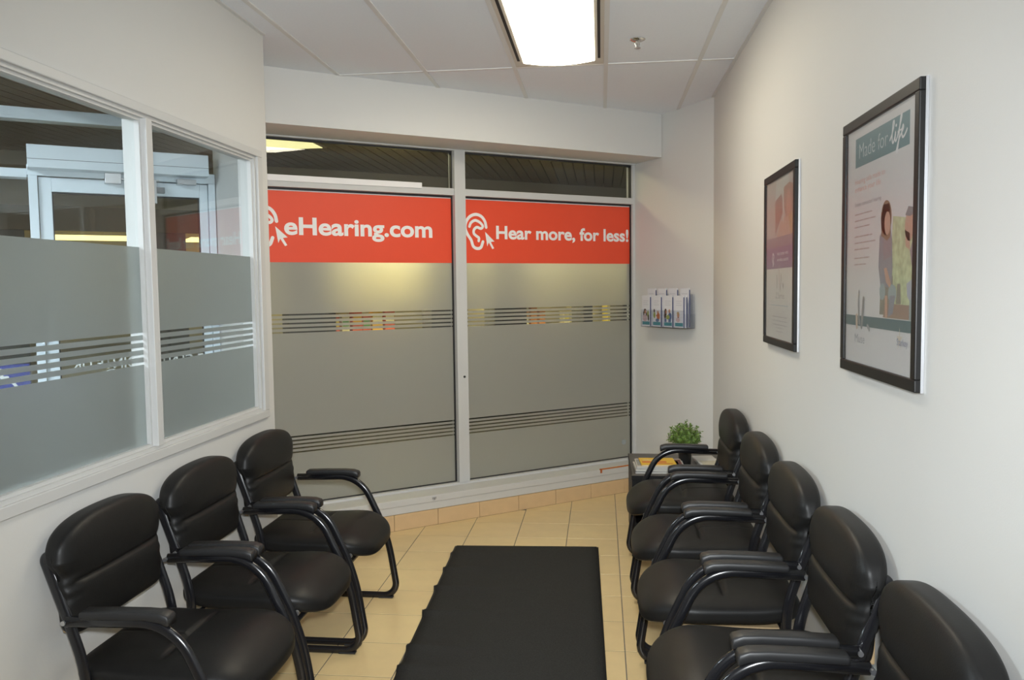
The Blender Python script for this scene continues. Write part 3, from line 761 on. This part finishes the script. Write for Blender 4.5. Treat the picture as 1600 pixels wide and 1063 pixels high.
def figures(t, k):
    fn = lambda u, v, l: (u, -.0051-l, v)
    sets = [[(HAIRB, ell(-.010, .108, .016, .018)), (SK, ell(-.006, .102, .011, .014)), (HAIRB, ell(-.024, .090, .007, .018)), (HAIRB, ell(.008, .086, .007, .014)), (PINK, ell(-.010, .058, .026, .026)), (LIME, ell(.026, .088, .010, .026)), (HAIRB, ell(.032, .062, .008, .024))],
            [(HAIRB, ell(-.026, .112, .008, .014)), (LIME, ell(-.024, .082, .013, .022)), (SK, ell(.016, .100, .010, .014)), (OR, ell(.020, .074, .018, .026)), (BLU, ell(.010, .046, .020, .012)), (OR, urect(-.004, .02, .074, .084))],
            [(HAIRB, ell(-.024, .104, .014, .026)), (SK, ell(-.016, .106, .008, .012)), (SK, ell(.018, .112, .010, .015)), (BLU, ell(.024, .076, .020, .026)), (LIME, ell(.002, .070, .020, .016)), (HAIRB, ell(-.028, .080, .012, .020)), (BLU, urect(-.036, -.012, .036, .060)), (BLU, urect(.008, .036, .036, .060))],
            [(SK, ell(-.006, .086, .013, .020)), (HAIRB, ell(-.006, .066, .009, .008)), (PINK, ell(-.008, .054, .022, .016)), (flat('print_blonde', (.50, .34, .16)), ell(-.008, .100, .013, .010))]]
    for i, (m_, pl) in enumerate(sets[k]): sheet('photo_patch', [pl], fn, m_, t, .0003+.0002*i)
    sheet('footer_band', [urect(-.040, .044, .010, .034)], fn, TEALB, t, .0002)
low = ['white brochure with dark-haired woman, leftmost in the lower tier of the rack', 'white brochure with orange-clad figure, second from left in the lower tier', 'white brochure with couple, third from left in the lower tier', 'white brochure with one blond figure, rightmost in the lower tier']
ord4 = ['leftmost', 'second from left', 'third from left', 'rightmost']
def brochure2(tier, k, back, label):
    xx = -hw + (k+.5)*hw/2; dy = -.083 if tier == 0 else -.036
    if back: dy += .0122
    h = .222 if tier == 0 else .272
    loc = Vector((xx + (.008 if back else -.006) + random.uniform(-.003, .003), dy, .0055))
    wl_ = Matrix.Translation((rackpos[0], rackpos[1], HZ)) @ Matrix.Rotation(rang, 4, 'Z') @ loc
    t = tag(empty('brochure', wl_, rang), label, 'brochure', 'brochures in the wall rack')
    w_ = .092
    box('leaflet', -w_/2, w_/2, -.005, .005, 0, h, BP, t, .0006)
    box('spine', w_/2, w_/2+.0010, -.003, .005, .002, h-.012, NAVY, t)
    fn = lambda u, v, l: (u, -.0051-l, v)
    for r_ in range(3): sheet('print_line', [urect(-.030, .030-.012*(r_ % 2), h-.040-r_*.014, h-.037-r_*.014)], fn, flat('print_grey', (.45, .46, .5)) if r_ == 0 and k == 0 and not back and tier == 0 else bpy.data.materials.get('print_grey'), t, .0002)
    return t
for k in range(4):
    t = brochure2(0, k, False, low[k]); figures(t, k)
    brochure2(0, k, True, 'white brochure tucked behind the front one, %s pocket of the lower tier' % ord4[k])
    t = brochure2(1, k, False, 'plain white brochure standing in the upper tier of the rack, %s pocket' % ord4[k])

# ------------------------------------------------------------------ posters on the right wall
def poster(name, yf, yn, z0, z1, label):
    yc = (yf+yn)/2; W_ = yf-yn; Hh = z1-z0
    t = tag(empty(name, (XR, yc, z0)), label, 'poster')
    X = lambda x: -x
    fw = .030
    bm = bmesh.new()
    for (y0, y1, c0, c1) in ((-W_/2, W_/2, 0, fw), (-W_/2, W_/2, Hh-fw, Hh), (-W_/2, -W_/2+fw, fw, Hh-fw), (W_/2-fw, W_/2, fw, Hh-fw)):
        bx(bm, -.0215, -.004, y0, y1, c0, c1, 0, .003)
    obj('frame', bm, BLACKF, t)
    bm = bmesh.new()
    for s in (-1, 1): bx(bm, -.008, -.001, s*W_/2-.0008, s*W_/2+.0012, 0, Hh)
    bx(bm, -.008, -.001, -W_/2, W_/2, -.001, 0); bx(bm, -.008, -.001, -W_/2, W_/2, Hh, Hh+.001)
    obj('frame_side', bm, SILVER, t)
    pr = box('print', -.013, -.010, -W_/2+fw-.003, W_/2-fw+.003, fw-.003, Hh-fw+.003, PAPER, t)
    box('glazing', -.0185, -.0165, -W_/2+fw-.004, W_/2-fw+.004, fw-.004, Hh-fw+.004, GLZ, t)
    fn = lambda u, v, l: (-.0131-l, W_/2-u, v-z0)           # u from the far (left) edge, v = height above the floor
    return t, pr, fn
GLZ = glass_mat('poster_glazing', (.97, .97, .97), .5, .28)
BIG = poster('framed_poster', 2.577, 1.980, 1.276, 2.0, 'large framed poster with teal title band and two children, nearest on right wall')
t, pr, fn = BIG
TEAL = flat('ink_teal', (.10, .20, .225)); TEALD = flat('ink_dark_teal', (.09, .15, .16)); INKW = flat('ink_white', (.66, .67, .68)); INKR = flat('ink_salmon', (.62, .36, .30)); INKG = flat('ink_grey', (.24, .24, .25)); INKL = flat('ink_light_grey', (.40, .34, .33))
sheet('title_band', [urect(.102, .518, 1.861, 1.943)], fn, TEAL, pr, .0002)
letters('title_lettering', 'Made for', .135, .368, 1.884, .040, fn, flat('ink_pale', (.42, .48, .50)), pr, .0004, bold=-.008)
lif = lambda pts: smooth_line(pts, 5)
script = [lif([(.384, 1.893), (.398, 1.905), (.412, 1.926), (.412, 1.936), (.404, 1.930), (.399, 1.900), (.403, 1.884), (.412, 1.886), (.424, 1.906), (.421, 1.888), (.430, 1.886), (.448, 1.910), (.465, 1.936), (.463, 1.942), (.455, 1.930), (.445, 1.880), (.436, 1.854), (.432, 1.862), (.450, 1.886), (.466, 1.898), (.478, 1.908), (.474, 1.914), (.466, 1.900), (.472, 1.886), (.486, 1.888), (.502, 1.900)])]
sheet('title_script', [p for s_ in script for p in stroke(s_, .0062, 8)] + [ell(.428, 1.922, .005, .004)] + stroke([(.440, 1.904), (.470, 1.906)], .004), fn, INKW, pr, .0004)
letters('tagline_lettering', 'Hearing aids made to', .100, .350, 1.814, .015, fn, INKR, pr, .0003)
letters('tagline_lettering', 'enhance your life', .101, .318, 1.792, .015, fn, INKR, pr, .0003)
letters('heading_lettering', 'Simply connected hearing', .102, .324, 1.751, .011, fn, INKG, pr, .0003)
for i, (v, u1) in enumerate(((1.728, .254), (1.710, .285), (1.692, .236), (1.665, .257), (1.647, .285), (1.629, .236), (1.604, .240), (1.586, .208))):
    sheet('text_line', [urect(.103+.001*k*0 + a_, min(u1, .103+a_+b_), v-.0019, v+.0019) for k, (a_, b_) in enumerate(((0, .04), (.045, .03), (.080, .05), (.135, .045)))if .103+a_ < u1], fn, INKL, pr, .0003)
PH = lambda n_, c: flat('photo_'+n_, tuple(x_*.80+.085 for x_ in c))  # colours lifted and washed out: veiling glare painted into the print
GRN = mat('photo_leaves', (.42, .46, .28), .6, noise=(55, .55)); HAIR1 = mat('photo_brown_hair', (.22, .13, .075), .6, noise=(60, .2)); SK1 = PH('skin', (.46, .24, .15)); DEN = PH('denim', (.17, .18, .22)); PLUM = PH('plum', (.20, .15, .18)); JEAN = PH('jean', (.22, .30, .31)); WD = PH('bench', (.24, .135, .08)); GRY = PH('grey_blue', (.30, .33, .40)); STONE = PH('olive', (.16, .15, .10))
S_ = lambda pl, m_, l: sheet('photo_patch', [pl], fn, m_, pr, l)
S_([(.415, 1.700), (.50, 1.690), (.560, 1.66), (.562, 1.455), (.350, 1.455), (.345, 1.50), (.400, 1.54)], GRN, .0002)
S_([(.330, 1.55), (.42, 1.55), (.43, 1.45), (.325, 1.45)], STONE, .0003)
S_([(.365, 1.480), (.560, 1.478), (.560, 1.443), (.352, 1.443)], WD, .0004)
S_([(.318, 1.655), (.345, 1.672), (.400, 1.668), (.412, 1.640), (.418, 1.570), (.408, 1.520), (.330, 1.525), (.312, 1.575)], DEN, .0005)
S_([(.345, 1.662), (.400, 1.662), (.408, 1.600), (.350, 1.590)], PLUM, .0006)
S_(ell(.366, 1.700, .040, .045), HAIR1, .0007); S_([(.328, 1.70), (.345, 1.735), (.385, 1.735), (.400, 1.70), (.398, 1.650), (.375, 1.640), (.332, 1.655)], HAIR1, .0007)
S_(ell(.376, 1.685, .022, .030), SK1, .0008); S_([(.355, 1.570), (.375, 1.572), (.410, 1.530), (.400, 1.520), (.372, 1.535)], SK1, .0008)
S_(ell(.345, 1.510, .022, .022), JEAN, .0006); S_(ell(.418, 1.505, .030, .024), JEAN, .0006); S_([(.40, 1.50), (.440, 1.50), (.425, 1.455), (.39, 1.445)], DEN, .0007)
S_([(.365, 1.50), (.385, 1.50), (.385, 1.442), (.370, 1.442)], SK1, .0008)
S_([(.520, 1.640), (.535, 1.610), (.562, 1.655), (.562, 1.560), (.545, 1.575)], PLUM, .0006)
S_(ell(.528, 1.668, .030, .036), SK1, .0008); S_([(.505, 1.62), (.535, 1.61), (.530, 1.650), (.500, 1.660)], SK1, .0008); S_([(.500, 1.695), (.520, 1.715), (.550, 1.710), (.560, 1.695), (.530, 1.690)], PH('cap', (.12, .14, .15)), .0009)
S_([(.515, 1.530), (.562, 1.545), (.562, 1.47), (.520, 1.500)], GRY, .0006); S_([(.535, 1.49), (.562, 1.495), (.562, 1.442), (.535, 1.442)], JEAN, .0007)
S_([(.452, 1.53), (.475, 1.53), (.480, 1.48), (.446, 1.48)], STONE, .0006)
sheet('teal_band', [urect(.032, .568, 1.412, 1.441)], fn, TEALD, pr, .0009)
for i, (pts, w_, c) in enumerate((([(.153, 1.508), (.150, 1.47), (.160, 1.42)], .012, (.26, .25, .25)), ([(.195, 1.488), (.188, 1.45), (.180, 1.412)], .018, (.20, .20, .20)), ([(.135, 1.438), (.138, 1.41)], .018, (.50, .38, .28)), ([(.232, 1.415), (.248, 1.406)], .012, (.28, .28, .28)))):
    sheet('hearing_aid_print', stroke(smooth_line(pts), w_), fn, PH('aid%d' % i, c), pr, .0012+.0001*i)
letters('product_lettering', 'Muse', .118, .205, 1.364, .024, fn, INKG, pr, .0003, bold=-.008)
star = [(.476 + (.026 if i % 2 == 0 else .009)*math.sin(PI*i/5)*.8, 1.392 + (.032 if i % 2 == 0 else .009)*math.cos(PI*i/5)) for i in range(10)]
sheet('star_emblem', [[star[i], star[(i+1) % 10], (.476, 1.392)] for i in range(10)], fn, PH('star', (.58, .50, .38)), pr, .0011)
letters('logo_lettering', 'Starkey', .458, .532, 1.378, .017, fn, PH('navy', (.20, .22, .32)), pr, .0013, bold=.01)

SM = poster('framed_poster', 3.770, 3.186, 1.276, 1.998, 'smaller-looking framed poster with purple band, farther along the right wall')
t, pr, fn = SM
S_ = lambda pl, m_, l: sheet('photo_patch', [pl], fn, m_, pr, l)
S_(urect(.028, .556, 1.728, 1.97), PH('mauve_grey', (.40, .34, .32)), .0002)
S_([(.23, 1.97), (.45, 1.97), (.46, 1.92), (.34, 1.88), (.20, 1.88)], PH('pale_grey', (.44, .45, .43)), .0003)
S_([(.203, 1.880), (.33, 1.90), (.345, 1.82), (.245, 1.76), (.208, 1.735)], PH('brick_red', (.26, .11, .085)), .0004)
S_([(.36, 1.92), (.46, 1.93), (.556, 1.91), (.556, 1.80), (.40, 1.80), (.37, 1.84)], PH('rust', (.33, .15, .10)), .0004)
S_(ell(.450, 1.850, .038, .055), PH('face', (.45, .20, .14)), .0005); S_([(.24, 1.728), (.30, 1.785), (.37, 1.80), (.46, 1.80), (.52, 1.728)], PH('blush', (.46, .28, .22)), .0005)
S_([(.45, 1.80), (.50, 1.815), (.556, 1.79), (.556, 1.728), (.49, 1.728)], PH('ochre', (.40, .23, .09)), .0006); S_([(.26, 1.97), (.28, 1.97), (.37, 1.86), (.365, 1.78), (.345, 1.78), (.345, 1.87)], PH('strand', (.46, .42, .40)), .0007)
sheet('mauve_band', [urect(.028, .556, 1.686, 1.728)], fn, PH('mauve', (.22, .15, .20)), pr, .0003)
sheet('purple_band', [urect(.028, .556, 1.598, 1.687)], fn, PH('purple', (.17, .085, .22)), pr, .0003)
letters('band_lettering', 'Hear better with', .243, .448, 1.652, .015, fn, INKW, pr, .0005); letters('band_lettering', 'wireless sound', .244, .448, 1.627, .015, fn, INKW, pr, .0005)
sheet('ear_emblem', stroke(smooth_line([(.165, 1.622), (.150, 1.64), (.165, 1.662), (.185, 1.650), (.172, 1.636), (.182, 1.622), (.165, 1.610)]), .008), fn, INKW, pr, .0005)
for i, pts in enumerate(([(.284, 1.612), (.290, 1.55), (.305, 1.512)], [(.245, 1.566), (.250, 1.545), (.248, 1.520)], [(.328, 1.570), (.322, 1.535), (.312, 1.508)], [(.364, 1.530), (.367, 1.522)])):
    sheet('hearing_aid_print', stroke(smooth_line(pts), (.008, .014, .013, .016)[i]), fn, PH('stick%d' % i, ((.42, .33, .30), (.34, .34, .35), (.36, .34, .34), (.2, .2, .2))[i]), pr, .0006+.0001*i)
letters('product_lettering', 'Z Series', .225, .388, 1.474, .024, fn, INKG, pr, .0003, bold=-.008)
sheet('blue_rule', [urect(.128, .456, 1.443, 1.447)], fn, PH('pale_blue', (.36, .46, .52)), pr, .0003)
for v, u0, u1 in ((1.398, .161, .44), (1.381, .161, .44), (1.365, .162, .44), (1.352, .234, .36), (1.337, .235, .36)):
    sheet('text_line', [urect(u0+a_, min(u1, u0+a_+.05), v-.0019, v+.0019) for a_ in [.056*q for q in range(5)] if u0+a_+.01 < u1], fn, PH('line_grey', (.40, .40, .41)), pr, .0003)
